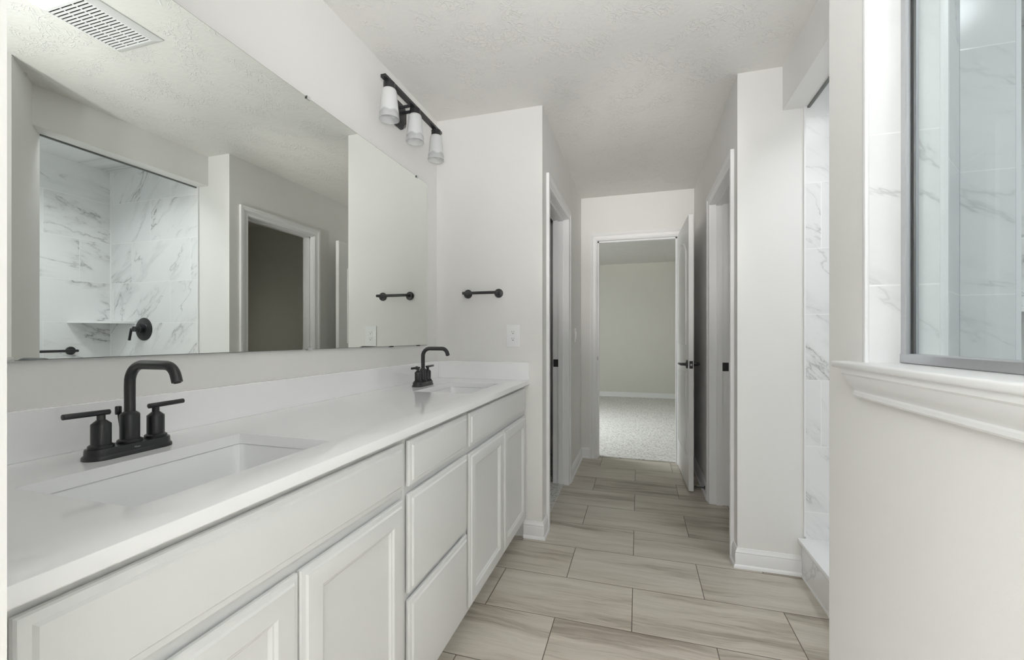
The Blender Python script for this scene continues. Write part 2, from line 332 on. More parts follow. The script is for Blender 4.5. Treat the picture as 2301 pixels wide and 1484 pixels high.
# room behind the camera, with its window
struct(mb().box(-2.6, -2.5, -4.6, -1.5, 0, ZC).box(-2.5, Xm - T, -1.62, -1.50, 0, ZC).build('wall_entry_left', 'wall'))
struct(mb().box(-2.6, -1.0, -4.7, -4.6, 0, ZC).box(0.45, Xw2, -4.7, -4.6, 0, ZC).box(-1.0, 0.45, -4.7, -4.6, 0, 0.75).box(-1.0, 0.45, -4.7, -4.6, 2.1, ZC).build('wall_entry_back', 'wall'))
# shower enclosure
struct(mb().box(XB + 0.01, XB + T, YN - 0.1, Yp, 0, ZC).build('wall_shower_back', 'wall'))
struct(mb().box(Xw2, XB + 0.01, YN - 0.1, YN, 0, ZC).build('wall_shower_near', 'wall'))
struct(mb().box(Xs2 - 0.005, XB, YT, Yp, 0.0, ZC).build('trim_valve_wall_tile', 'marble_x'), 'marble tiled shower wall carrying the valve', 'wall')
struct(mb().box(XB, XB + 0.01, YN, Yp, 0.0, ZC).build('trim_back_wall_tile', 'marble_y'), 'marble tiled back wall of the shower', 'wall')
struct(mb().box(Xs2 + 0.0005, XB, -0.21, YT, ZC - 0.010, ZC - 0.0003).box(Xw2 + 0.0005, XB, YN + 0.01, -0.36, ZC - 0.010, ZC - 0.0003).box(0.93, XB, -0.36, -0.21, ZC - 0.010, ZC - 0.0003).build('trim_shower_ceiling_tile', 'marble_ceiling'), 'marble tiled ceiling inside the shower', 'ceiling')
struct(mb().box(Xs2 + 0.0005, Xs2 + 0.012, -0.226, Yp - 0.0112, 2.2195, 2.228).build('trim_header_edge', 'edge'), 'grey metal edge strip along the back of shower header', 'trim')
struct(mb().prism([(XB, YT - 0.005), (XB - 0.005, YT), (XB, YT)], 0.05, ZC - 0.01).build('trim_shower_caulk', 'caulk'))
struct(mb().box(Xw2, XB, YN, YN + 0.01, 0.0, ZC).build('trim_near_wall_tile', 'marble_soft'))
struct(mb().prism([(Xw2, YN), (XB, YN), (XB, YT), (0.885, YT), (0.885, -0.345), (0.80, -0.345), (Xw2, -0.6)], 0.0, 0.05).build('floor_shower', 'porcelain'))
# tile cladding on the shower side of the half wall, its 45 degree leg and its stub
cl = mb()
cl.prism([(Xw2, -0.600), (0.800, -0.340), (0.806, -0.349), (Xw2 + 0.009, -0.606)], 0.05, ZC)
struct(cl.build('trim_return_tile', 'marble_softy'))
struct(mb().box(0.806, 0.922, -0.350, -0.340, 0.05, ZC).build('trim_stub_tile', 'marble_soft'))
struct(mb().box(0.915, 0.925, -0.352, -0.226, 0.05, ZC).build('trim_stub_edge', 'edgetrim'))
struct(mb().box(Xw2, Xw2 + 0.009, YN + 0.01, -0.604, 0.05, WZ0 - 0.012).box(Xw2, Xw2 + 0.009, YN + 0.01, W0, WZ0 - 0.012, ZC).box(Xw2, Xw2 + 0.009, W0, W1, WZ1, ZC).build('trim_half_wall_tile', 'marble_softy'))
struct(mb().box(Xs2 - 0.012, Xs2 - 0.005, YT - 0.0015, Yp, 0.19, ZC).build('trim_tile_edge', 'edgetrim'), 'slim satin edge strip beside the shower tiles', 'trim')
struct(mb().box(Xs2, Xs2 + 0.009, -0.226, Yp - 0.011, 2.228, ZC).build('trim_header_tile', 'marble_softy'))
# curb: tiled face under an overhanging white sill slab
cb = thing('shower_curb', 'tiled shower curb with white slab top beside wall end', 'shower curb', (0.82, 0.2, 0))
mb().box(0.769, 0.885, -0.225, YT, 0, 0.160).build('curb_face', 'marble_softy', cb)
mb().box(0.750, 0.895, -0.222, YT - 0.0005, 0.160, 0.1825, 0.003).build('curb_top', 'porcelain', cb)
mb().box(0.764, 0.769, -0.225, YT, 0, 0.007).build('caulk_line', 'caulk', cb)

# ------------------------------------------------------------------ baseboards and casings
BB = [(0, 0), (0.020, 0), (0.0195, 0.008), (0.016, 0.014), (0.0125, 0.0165), (0.0125, 0.066), (0.0105, 0.071), (0.0115, 0.076), (0.0085, 0.082), (0.0055, 0.088), (0.004, 0.093), (0, 0.094)]
def base(name, path, label=None): return struct(mb().sweep(path, BB).build(name, 'trim', angle=28), label, 'baseboard' if label else None)
base('baseboard_back', [(-0.60, Yb), (Xl, Yb), (Xl, L0 - 0.066)], 'white baseboard wrapping the wall corner beside the vanity')
base('baseboard_hall_left', [(Xl, L1 + 0.066), (Xl, Yf), (F0 - 0.066, Yf)], 'white baseboard on the left hall wall past the doorway')
base('baseboard_hall_right', [(F1 + 0.066, Yf), (Xr, Yf), (Xr, R1 + 0.066)], 'white baseboard behind the open hall door')
base('baseboard_pillar', [(Xr, R0 - 0.066), (Xr, Yp), (0.768, Yp)], 'white baseboard around the wall end beside the shower')
base('baseboard_right', [(0.769, -0.242), (Xw, -0.473), (Xw, -4.5)])
base('baseboard_bedroom', [(-3.0, YR), (3.0, YR)], 'white baseboard at the foot of the bedroom wall')

CP = [(-0.0006, 0), (-0.0006, 0.008), (0.006, 0.0105), (0.013, 0.0085), (0.036, 0.0125), (0.041, 0.0165), (0.046, 0.0150), (0.050, 0.0175), (0.061, 0.0180), (0.066, 0.0165), (0.066, 0)]
def casing(a0, a1, fix, axis, out, name='casing', parent=None):
    """three mitred sides round an opening a0..a1 (along X if axis=0, along Y if axis=1) in the wall plane `fix`, projecting along out"""
    b = mb(); rows = []
    for u, tk in CP:
        rows.append([(a0 - u, 0.0, tk), (a0 - u, DH + u, tk), (a1 + u, DH + u, tk), (a1 + u, 0.0, tk)])
    def P(q):
        a, z, tk = q
        return (a, fix + out * tk, z) if axis == 0 else (fix + out * tk, a, z)
    rings = [[P(rows[k][i]) for k in range(len(CP))] for i in range(4)]
    return b.rings(rings).build(name, 'trim', parent, angle=25)
def jamb(a0, a1, axis, w0, w1, stop, parent):
    """lining of the opening between wall faces w0..w1 with a stop bead"""
    b = mb()
    def bx(p0, p1, q0, q1, z0, z1):
        if axis == 0: b.box(p0, p1, q0, q1, z0, z1)
        else: b.box(q0, q1, p0, p1, z0, z1)
    tk = 0.003
    bx(a0 - 0.0005, a0 + tk, w0 - 0.001, w1 + 0.001, 0, DH); bx(a1 - tk, a1 + 0.0005, w0 - 0.001, w1 + 0.001, 0, DH); bx(a0 - 0.0005, a1 + 0.0005, w0 - 0.001, w1 + 0.001, DH - tk, DH + 0.0005)
    s0, s1 = stop; e = 0.012
    bx(a0 + tk, a0 + tk + e, s0, s1, 0, DH - tk); bx(a1 - tk - e, a1 - tk, s0, s1, 0, DH - tk); bx(a0 + tk, a1 - tk, s0, s1, DH - tk - e, DH - tk)
    return b.build('jamb', 'trim', parent)

tl = thing('trim_left_doorway', 'white casing and jamb of the left hall doorway', 'door frame', (Xl, (L0 + L1) / 2, 0), kind='structure')
casing(L0, L1, Xl, 1, 1, 'casing', tl); jamb(L0, L1, 1, Xl - T, Xl, (Xl - 0.072, Xl - 0.036), tl)
sp = mb().box(Xl - 0.112, Xl - 0.074, L1 - 0.0045, L1 - 0.0028, 0.905, 0.963, 0.0008, 1).build('strike_plate', 'black', tl); tag(sp, 'black strike plate')
mb().box(Xl - 0.099, Xl - 0.087, L1 - 0.0052, L1 - 0.0040, 0.922, 0.944).build('latch_hole', 'slot', sp)
tr_ = thing('trim_right_doorway', 'white casing and jamb of the right hall doorway', 'door frame', (Xr, (R0 + R1) / 2, 0), kind='structure')
casing(R0, R1, Xr, 1, -1, 'casing', tr_); jamb(R0, R1, 1, Xr, Xr + T, (Xr + 0.036, Xr + 0.072), tr_)
sp = mb().box(Xr + 0.074, Xr + 0.112, R1 - 0.0045, R1 - 0.0028, 0.905, 0.963, 0.0008, 1).build('strike_plate', 'black', tr_); tag(sp, 'black strike plate')
mb().box(Xr + 0.080, Xr + 0.092, R1 - 0.0052, R1 - 0.0040, 0.922, 0.944).build('latch_hole', 'slot', sp)
tf = thing('trim_far_doorway', 'white casing and jamb of the far hall doorway', 'door frame', ((F0 + F1) / 2, Yf, 0), kind='structure')
casing(F0, F1, Yf, 0, -1, 'casing', tf); jamb(F0, F1, 0, Yf, Yf + T, (Yf + 0.038, Yf + 0.074), tf)
sp = mb().lathe([(0.0, 0), (0.019, 0), (0.0185, 0.0015), (0.0, 0.0016)], (F0 + 0.0028, Yf + 0.016, 0.935), (1, 0, 0), 20, False, False).build('strike_plate', 'black', tf); tag(sp, 'black strike plate')

# ------------------------------------------------------------------ open door slab at the far doorway
DW, DT, DZ0, DZ1 = 0.71, 0.035, 0.012, 2.032
hx, hy = 0.357, 2.354
e = Vector((0.3755 - hx, 1.6445 - hy, 0)).normalized(); rot = math.atan2(e.y, e.x)
dr = thing('door_1', 'white arch-panel door standing open at the hall end', 'door', (hx, hy, 0), rot, kind='structure')
def local(b, name, mat, parent, angle=35):
    o = b.build(name, mat, None, angle=angle); o.parent = parent; return o
# local frame: x along the slab, +y towards the wall side (world +x is local +y rotated: left face is y=0)
slab = local(mb().box(0, DW, 0, DT, DZ0, DZ1, 0.002, 1), 'slab', 'door', dr)
def panel_outline(z0, z1, arch):
    x0, x1 = 0.115, DW - 0.115; pts = [(x0, z0), (x1, z0)]
    if not arch: return pts + [(x1, z1), (x0, z1)]
    zs = z1 - 0.10; pts.append((x1, zs)); n = 14
    for i in range(1, n):
        a = i / n; x = x1 + (x0 - x1) * a
        pts.append((x, zs + 0.10 * math.sin(math.pi * a) ** 0.8))
    pts.append((x0, zs)); return pts
def inset_poly(pts, d):
    n = len(pts); out = []
    for i in range(n):
        p = Vector(pts[i]); a = (p - Vector(pts[i - 1])).normalized(); b = (Vector(pts[(i + 1) % n]) - p).normalized()
        n1 = Vector((-a.y, a.x)); n2 = Vector((-b.y, b.x)); m = (n1 + n2) / max(0.4, 1 + n1.dot(n2)); out.append(tuple(p + m * d))
    return out
for nm, z0, z1, arch in (('upper_panel', 1.075, 1.885, True), ('lower_panel', 0.245, 0.870, False)):
    b = mb()
    for face, sgn in ((0.0, -1), (DT, 1)):
        prof = [(0.0, -0.0005), (0.004, 0.0065), (0.012, 0.0080), (0.019, 0.0025), (0.030, 0.0012), (0.048, 0.0060), (0.056, 0.0065)]
        pts = panel_outline(z0, z1, arch)
        b.rings([[(x, face + sgn * h, z) for x, z in inset_poly(pts, d)] for d, h in prof], False, True)
    local(b, nm, 'door', slab, 30)
lp = local(mb().box(DW - 0.0005, DW + 0.0014, 0.0055, DT - 0.0055, 0.905, 0.960, 0.0006, 1), 'latch_plate', 'black', dr)
local(mb().box(DW + 0.001, DW + 0.0085, 0.011, 0.024, 0.925, 0.940, 0.002, 1), 'latch_bolt', 'nickel', lp)
hz = 0.933; hu = DW - 0.062
for sgn, face in ((-1, 0.0), (1, DT)):
    b = mb(); ax = (0, sgn, 0)
    b.lathe([(0.0, 0), (0.032, 0), (0.032, 0.004), (0.029, 0.009), (0.016, 0.012), (0.011, 0.016), (0.0105, 0.040), (0.0, 0.040)], (hu, face, hz), ax, 28, False, False)
    y = face + sgn * 0.044
    b.tube([(hu + 0.012, y, hz), (hu, y, hz), (hu - 0.03, y + sgn * 0.004, hz), (hu - 0.08, y + sgn * 0.006, hz), (hu - 0.112, y + sgn * 0.003, hz - 0.001), (hu - 0.118, y, hz - 0.002)], [0.008, 0.0105, 0.0095, 0.0085, 0.008, 0.005], 16)
    local(b, 'lever_handle', 'black', dr)
for z in (0.22, 1.02, 1.82):
    local(mb().rod((-0.004, DT + 0.006, z - 0.045), (-0.004, DT + 0.006, z + 0.045), 0.006, 14, 0.001).box(0, 0.028, DT - 0.0005, DT + 0.002, z - 0.045, z + 0.045), 'hinge', 'black', dr)

ds = thing('door_stop', 'black door stop on the baseboard behind the open door', 'door stop', (Xr - 0.0125, 1.62, 0.055))
mb().lathe([(0.0, 0), (0.014, 0), (0.013, 0.004), (0.006, 0.008), (0.005, 0.012), (0.005, 0.058), (0.0, 0.058)], (Xr - 0.0125, 1.62, 0.055), (-1, 0, 0), 18, False, False).build('rod', 'black', ds)
mb().lathe([(0.0, 0.056), (0.008, 0.056), (0.009, 0.060), (0.009, 0.069), (0.007, 0.072), (0.0, 0.072)], (Xr - 0.0125, 1.62, 0.055), (-1, 0, 0), 18, False, False).build('rubber_tip', 'black', ds)

sw = thing('light_switch', 'white light switch on the left hall wall before the far corner', 'light switch', (Xl, 1.955, 1.150))
mb().box(Xl, Xl + 0.006, 1.915, 1.995, 1.090, 1.210, 0.002).build('wall_plate', 'plastic', sw)
b = mb(); b.prism([(Xl + 0.005, 1.938), (Xl + 0.008, 1.938), (Xl + 0.008, 1.972), (Xl + 0.005, 1.972)], 1.117, 1.183)
b.rings([[(Xl + 0.006, 1.940, 1.120), (Xl + 0.006, 1.970, 1.120), (Xl + 0.006, 1.970, 1.180), (Xl + 0.006, 1.940, 1.180)], [(Xl + 0.0085, 1.942, 1.122), (Xl + 0.0085, 1.968, 1.122), (Xl + 0.0125, 1.968, 1.178), (Xl + 0.0125, 1.942, 1.178)]]).build('rocker', 'plastic', sw)

# ------------------------------------------------------------------ glazed shower opening (right)
wi = thing('window_1', 'fixed glass shower panel in nickel channel above the half wall', 'glass panel', (0.547, (W0 + W1) / 2, WZ0), kind='structure')
mb().box(Xw + 0.004, Xw2 - 0.0005, W1 - 0.010, W1, WZ0, WZ1).box(Xw + 0.004, Xw2 - 0.0005, W0, W0 + 0.010, WZ0, WZ1).box(Xw + 0.004, Xw2 - 0.0005, W0, W1, WZ1 - 0.010, WZ1).build('jamb_tile', 'marble_jamb', wi)
mb().box(Xw - 0.003, Xw + 0.005, W1 - 0.0115, W1 + 0.001, WZ0, WZ1, 0.002).box(Xw - 0.003, Xw + 0.005, W0 - 0.001, W0 + 0.0115, WZ0, WZ1, 0.002).box(Xw2 - 0.004, Xw2 + 0.010, W1 - 0.0115, W1 + 0.003, WZ0, WZ1, 0.002).build('corner_trim', 'edgetrim', wi)
jy = W1 - 0.010
f = mb().box(0.536, 0.558, jy - 0.018, jy, 1.084, WZ1 - 0.01, 0.001, 1).box(0.536, 0.558, W0 + 0.010, W0 + 0.028, 1.084, WZ1 - 0.01, 0.001, 1).box(0.534, 0.560, W0 + 0.010, jy, 1.084, 1.1035, 0.002, 1).box(0.536, 0.558, W0 + 0.010, jy, WZ1 - 0.028, WZ1 - 0.01, 0.001, 1)
fr_ = f.build('window_frame', 'nickel', wi)
gk = mb().box(0.5440, 0.5510, jy - 0.0215, jy - 0.0175, 1.1035, WZ1 - 0.028).build('gasket', 'slot', fr_); tag(gk, 'dark rubber gasket')
mb().box(0.5455, 0.5495, W0 + 0.026, jy - 0.016, 1.101, WZ1 - 0.026).build('pane', 'glass', wi)
b = mb().prism([(0.440, W0 - 0.06), (0.440, W1 + 0.060), (Xw - 0.0005, W1 + 0.060), (Xw - 0.0005, jy), (Xw2 + 0.012, jy), (Xw2 + 0.012, W0 + 0.011), (Xw - 0.0005, W0 + 0.011), (Xw - 0.0005, W0 - 0.06)], 1.0705, 1.084)
bmesh.ops.recalc_face_normals(b.bm, faces=b.bm.faces)
bmesh.ops.bevel(b.bm, geom=list(b.bm.edges), offset=0.004, segments=3, profile=0.5, affect='EDGES')
b.build('sill', 'trim', wi)
AP = [(0.0, 1.0705), (0.032, 1.0705), (0.032, 1.060), (0.028, 1.056), (0.027, 1.050), (0.021, 1.037), (0.0145, 1.030), (0.0125, 1.024), (0.0145, 1.021), (0.0145, 1.014), (0.011, 1.010), (0.0, 1.010)]
mb().rings([[(Xw - d, W1 + 0.024 - (0.032 - d) * 0.75, z) for d, z in AP], [(Xw - d, W0 - 0.05, z) for d, z in AP]]).build('apron', 'trim', wi, angle=25)

# ------------------------------------------------------------------ vanity
Xc, Zt, Zu = -0.5666, 0.8926, 0.868
YV0, YV1 = -1.4985, Yb - 0.0005
XF = Xc - 0.032                          # face frame plane
XWALL = Xm + 0.001
def front(b, y0, y1, z0, z1, prof):
    """concentric rectangles on the face frame; prof = (inset, height)"""
    b.rings([[(XF + h, y0 + i, z0 + i), (XF + h, y1 - i, z0 + i), (XF + h, y1 - i, z1 - i), (XF + h, y0 + i, z1 - i)] for i, h in prof], True, True)
    return b
SLAB = [(0.0, 0.0055), (0.0, 0.012), (0.002, 0.0150), (0.0125, 0.0165), (0.0140, 0.0180), (0.0165, 0.0205), (0.0195, 0.0210)]
DOOR = [(0.0, 0.0055), (0.0, 0.012), (0.002, 0.0150), (0.0110, 0.0165), (0.0125, 0.0180), (0.0145, 0.0205), (0.0165, 0.0210), (0.0520, 0.0210), (0.0545, 0.0195), (0.0565, 0.0165), (0.0600, 0.0160), (0.0630, 0.0125), (0.0655, 0.0110), (0.068, 0.0108)]
def carcass(y0, y1, parent):
    b = mb(); zt = Zu - 0.001
    b.box(XWALL, XF - 0.018, y0, y0 + 0.016, 0.10, zt).box(XWALL, XF - 0.018, y1 - 0.016, y1, 0.10, zt).box(XWALL, XF - 0.018, y0, y1, 0.095, 0.112).box(XWALL, XWALL + 0.008, y0, y1, 0.10, zt)
    b.build('carcass', 'cab', parent)
    ff = mb()
    ff.box(XF - 0.018, XF, y0, y1, 0.092, zt)
    ff.build('face_frame', 'cab', parent)
    mb().box(XWALL, XF - 0.075, y0, y1, 0.0, 0.095).build('toe_kick', 'cab', parent)
zrow = dict(top=(0.722, 0.849), mid=(0.425, 0.700), low=(0.122, 0.405), door=(0.118, 0.696))
def sink_base(y0, y1, d0, dm, d1, label):
    t_ = thing('vanity_cabinet', label, 'cabinet', (XF - 0.25, (y0 + y1) / 2, 0), group='vanity cabinets')
    carcass(y0, y1, t_)
    front(mb(), d0, d1, *zrow['top'], SLAB).build('false_drawer_front', 'cab', t_, angle=25)
    front(mb(), d0, dm - 0.003, *zrow['door'], DOOR).build('door', 'cab', t_, angle=25)
    front(mb(), dm + 0.003, d1, *zrow['door'], DOOR).build('door', 'cab', t_, angle=25)
sink_base(YV0 + 0.001, -0.6705, -1.437, -1.055, -0.686, 'white two-door sink base cabinet nearest the camera, under the left sink')
dbz = thing('vanity_drawer_cabinet', 'white three-drawer cabinet between the two sink cabinets', 'cabinet', (XF - 0.25, -0.45, 0), group='vanity cabinets')
carcass(-0.6695, -0.2255, dbz)
for k in ('top', 'mid', 'low'): front(mb(), -0.655, -0.237, *zrow[k], SLAB).build('drawer', 'cab', dbz, angle=25)
sink_base(-0.2245, YV1 - 0.001, -0.2135, 0.2025, 0.612, 'white two-door sink base cabinet at the far end, under the right sink')

SX0, SX1 = -0.942, -0.668
S1 = (-1.2765, -0.868); S2 = (0.001, 0.4095)
ct = thing('vanity_countertop', 'long white quartz vanity countertop with two sink cutouts', 'countertop', (-0.85, -0.43, Zu))
b = mb(); XCB = XWALL
for y0, y1 in ((YV0, S1[0]), (S1[1], S2[0]), (S2[1], YV1)): b.box(XCB, SX1, y0, y1, Zu, Zt)
for y0, y1 in (S1, S2): b.box(XCB, SX0, y0, y1, Zu, Zt)
prof = [(SX1, Zu), (Xc - 0.002, Zu), (Xc, Zu + 0.002), (Xc, Zt - 0.002), (Xc - 0.0006, Zt - 0.0006), (Xc - 0.002, Zt), (SX1, Zt)]
b.rings([[(x, YV0, z) for x, z in prof], [(x, YV1, z) for x, z in prof]])
b.build('slab', 'quartz', ct, angle=30)
tag(mb().box(XCB, XCB + 0.019, YV0, YV1, Zt + 0.0001, Zt + 0.1, 0.0012, 1).build('backsplash', 'quartz'), 'long low white quartz backsplash along the mirror wall', 'backsplash')
tag(mb().box(XCB + 0.0195, Xc - 0.001, YV1 - 0.019, YV1, Zt + 0.0001, Zt + 0.1, 0.0012, 1).build('side_splash', 'quartz'), 'short white quartz side splash on the end wall below the outlet', 'backsplash')

def rrect(cx, cy_, hx_, hy_, r, z, n=6):
    out = []
    for sx, sy, a0 in ((1, 1, 0), (-1, 1, 90), (-1, -1, 180), (1, -1, 270)):
        for i in range(n + 1):
            a = R(a0 + 90 * i / n); out.append((cx + sx * (hx_ - r) + r * math.cos(a), cy_ + sy * (hy_ - r) + r * math.sin(a), z))
    return out
def sink(y0, y1, label):
    cx, cyy = (SX0 + SX1) / 2, (y0 + y1) / 2; hx_, hy_ = (SX1 - SX0) / 2, (y1 - y0) / 2
    t_ = thing('undermount_sink', label, 'sink', (cx, cyy, Zu - 0.15), group='undermount sinks')
    b = mb(); rings = []
    for ins, r, z in ((-0.022, 0.03, Zu - 0.016), (-0.022, 0.03, Zu - 0.0005), (-0.003, 0.018, Zu - 0.0005), (0.0, 0.02, Zu - 0.004), (0.006, 0.026, Zu - 0.045), (0.016, 0.036, Zu - 0.095), (0.034, 0.045, Zu - 0.122), (0.070, 0.04, Zu - 0.134), (0.115, 0.012, Zu - 0.138)):
        rings.append(rrect(cx, cyy, hx_ - ins, hy_ - ins, r, z))
    b.rings(rings, False, True)
    outer = []
    for ins, r, z in ((-0.022, 0.03, Zu - 0.016), (-0.008, 0.03, Zu - 0.018), (-0.004, 0.03, Zu - 0.06), (0.010, 0.04, Zu - 0.12), (0.06, 0.04, Zu - 0.150)):
        outer.append(rrect(cx, cyy, hx_ - ins, hy_ - ins, r, z))
    b.rings(outer, False, True)
    b.build('basin', 'porcelain', t_, angle=50)
    mb().lathe([(0.0, 0.0), (0.022, 0.0), (0.021, 0.003), (0.016, 0.0035), (0.015, 0.006), (0.0, 0.0075)], (cx - 0.012, cyy, Zu - 0.1385), (0, 0, 1), 24, False, False).build('drain', 'black', t_)
    return t_
sink(*S1, 'white rectangular undermount sink nearest the camera, left end of countertop')
sink(*S2, 'white rectangular undermount sink at the far end of countertop')

# faucet, built at its own origin (plate centre on the counter); spout points +x
def faucet(loc, label):
    f = thing('faucet', label, 'faucet', (0, 0, 0), group='black centerset faucets')
    def stad(hl, r, z, n=10):
        pts = []
        for i in range(n + 1): a = math.pi * i / n; pts.append((r * math.cos(a), hl + r * math.sin(a), z))
        for i in range(n + 1): a = math.pi + math.pi * i / n; pts.append((r * math.cos(a), -hl + r * math.sin(a), z))
        return pts
    b = mb(); b.rings([stad(0.052, 0.0285, 0.0), stad(0.052, 0.0285, 0.005), stad(0.052, 0.0275, 0.007), stad(0.052, 0.0250, 0.009), stad(0.052, 0.0245, 0.019), stad(0.052, 0.0235, 0.0215), stad(0.052, 0.021, 0.022)])
    pl = b.build('base_plate', 'black', f)
    mb().lathe([(0.0, 0.0215), (0.0215, 0.0215), (0.0215, 0.0265), (0.019, 0.029), (0.0168, 0.0300), (0.0168, 0.0800), (0.0158, 0.0820), (0.0105, 0.0865), (0.0, 0.0865)], (0, 0, 0), (0, 0, 1), 32, False, False).build('spout_body', 'black', f)
    zt_, rx0, n = 0.186, 0.034, 9; path = [(0, 0, 0.084), (0, 0, zt_ - 0.044)]
    for i in range(1, n + 1): a = math.pi / 2 * i / n; path.append((0.038 * (1 - math.cos(a)), 0, zt_ - 0.038 + 0.038 * math.sin(a)))
    path.append((0.075, 0, zt_)); path.append((0.098, 0, zt_))
    x1, a1 = 0.104, R(72)
    for i in range(1, n + 1): a = a1 * i / n; path.append((x1 + 0.030 * math.sin(a), 0, zt_ - 0.030 * (1 - math.cos(a))))
    lx, _, lz = path[-1]; dx, dz = math.cos(a1), -math.sin(a1)
    path.append((lx + dx * 0.014, 0, lz + dz * 0.014))
    sp = mb().tube(path, 0.0097, 24).build('spout', 'black', f, angle=40)
    ex, ez = path[-1][0], path[-1][2]
    mb().rod((ex, 0, ez), (ex + dx * 0.0018, 0, ez + dz * 0.0018), 0.0062, 18).build('aerator', 'slot', sp)
    for sg in (-1, 1):
        y = sg * 0.0508
        h = mb().lathe([(0.0, 0.0215), (0.0205, 0.0215), (0.0205, 0.0265), (0.018, 0.0285), (0.0160, 0.0295), (0.0160, 0.0690), (0.0155, 0.0700), (0.0080, 0.0768), (0.0068, 0.0778), (0.0068, 0.0880), (0.0, 0.0880)], (0, y, 0), (0, 0, 1), 28, False, False).build('handle_hub', 'black', f)
        mb().rod((0, y - sg * 0.0145, 0.0915), (0, y + sg * 0.0605, 0.0930), 0.0055, 16, 0.0008).build('lever', 'black', h)
    mb().rod((-0.022, 0, 0.0215), (-0.0345, 0, 0.080), 0.0022, 12).build('lift_rod', 'black', f)
    mb().lathe([(0.0, 0.078), (0.0052, 0.078), (0.0058, 0.081), (0.0058, 0.093), (0.0050, 0.0955), (0.0, 0.096)], (-0.0350, 0, 0), (0, 0, 1), 16, False, False).build('lift_knob', 'black', f)
    # maker's small pale lettering on the front of the base plate
    fc = bpy.data.curves.new('lettering', 'FONT'); fc.body = 'Pfister'; fc.size = 0.0046; fc.align_x = 'CENTER'; fc.extrude = 0.0001
    tmp = bpy.data.objects.new('lettering_curve', fc); COL.objects.link(tmp); bpy.context.view_layer.update()
    me = bpy.data.meshes.new_from_object(tmp); bpy.data.objects.remove(tmp)
    lt = bpy.data.objects.new('lettering', me); COL.objects.link(lt); me.materials.clear(); me.materials.append(M['nickel'])
    lt.rotation_euler = (R(90), 0, R(90)); lt.location = (0.02485, -0.001, 0.0125); lt.parent = pl; tag(lt, 'pale small lettering')
    f.location = loc
    return f
f1 = faucet((-1.012, -1.0685, Zt), 'matte black faucet nearest the camera, behind the left sink')
f2 = copy_tree(f1); f2.location = (-1.012, 0.2225, Zt); f2['label'] = 'matte black faucet at the far end of countertop, behind the right sink'

# ------------------------------------------------------------------ mirror, clips
mi = thing('wall_mirror', 'large frameless mirror on the wall above the vanity', 'mirror', (Xm + 0.006, -0.43, 1.55))
MY0, MY1, MZ0, MZ1 = -1.352, 0.4968, 1.0908, 2.0132
mb().box(Xm + 0.0005, Xm + 0.0095, MY0, MY1, MZ0, MZ1).build('backing', 'edge', mi)
mb().box(Xm + 0.0096, Xm + 0.0113, MY0 + 0.0012, MY1 - 0.0012, MZ0 + 0.0012, MZ1 - 0.0022).build('mirror_glass', 'mirror', mi)
for y in (-0.421, 0.382, -1.2):
    c = mb().prism([(Xm + 0.0114, y - 0.009), (Xm + 0.0145, y - 0.008), (Xm + 0.0145, y + 0.008), (Xm + 0.0114, y + 0.009)], MZ1 - 0.008, MZ1 + 0.004).box(Xm + 0.0005, Xm + 0.0145, y - 0.008, y + 0.008, MZ1 + 0.0005, MZ1 + 0.004).build('clip', 'clear', mi)
    mb().box(Xm + 0.0116, Xm + 0.0155, y - 0.0105, y - 0.0088, MZ1 - 0.0085, MZ1 + 0.001).build('clip_edge', 'slot', c)
for y, m_ in ((-0.412, 'clear'), (0.135, 'slot'), (0.402, 'slot'), (-1.2, 'clear')):
    c = mb().box(Xm + 0.0005, Xm + 0.0150, y - 0.010, y + 0.010, MZ0 - 0.004, MZ0 + (0.007 if m_ == 'clear' else 0.0015), 0.001, 1).build('clip', m_, mi)

# ------------------------------------------------------------------ vanity light
lf = thing('vanity_light', 'black three-lamp vanity light above the far end of mirror', 'wall light', (Xm, 0.2025, 2.27))
LX, LZ = -1.045, 2.281; LY0, LY1 = -0.078, 0.482
def octa(c, hy_, hz_, x):
    k = 0.62
    return [(x, c[0] + a * hy_, c[1] + d * hz_) for a, d in ((-1, -k), (-k * .8, -1), (k * .8, -1), (1, -k), (1, k), (k * .8, 1), (-k * .8, 1), (-1, k))]
cpl = (0.2025, 2.262)
mb().rings([octa(cpl, 0.058, 0.064, Xm + 0.0005), octa(cpl, 0.058, 0.064, Xm + 0.014), octa(cpl, 0.044, 0.050, Xm + 0.026)]).build('backplate', 'black', lf, angle=20)
mb().rod((Xm + 0.024, 0.1775, 2.281), (LX, 0.1775, 2.281), 0.0075, 16).rod((Xm + 0.024, 0.2275, 2.281), (LX, 0.2275, 2.281), 0.0075, 16).build('arm', 'black', lf)
mb().box(LX - 0.013, LX + 0.013, LY0, LY1, LZ - 0.007, LZ + 0.007, 0.001, 1).build('bar', 'black', lf)
first = None
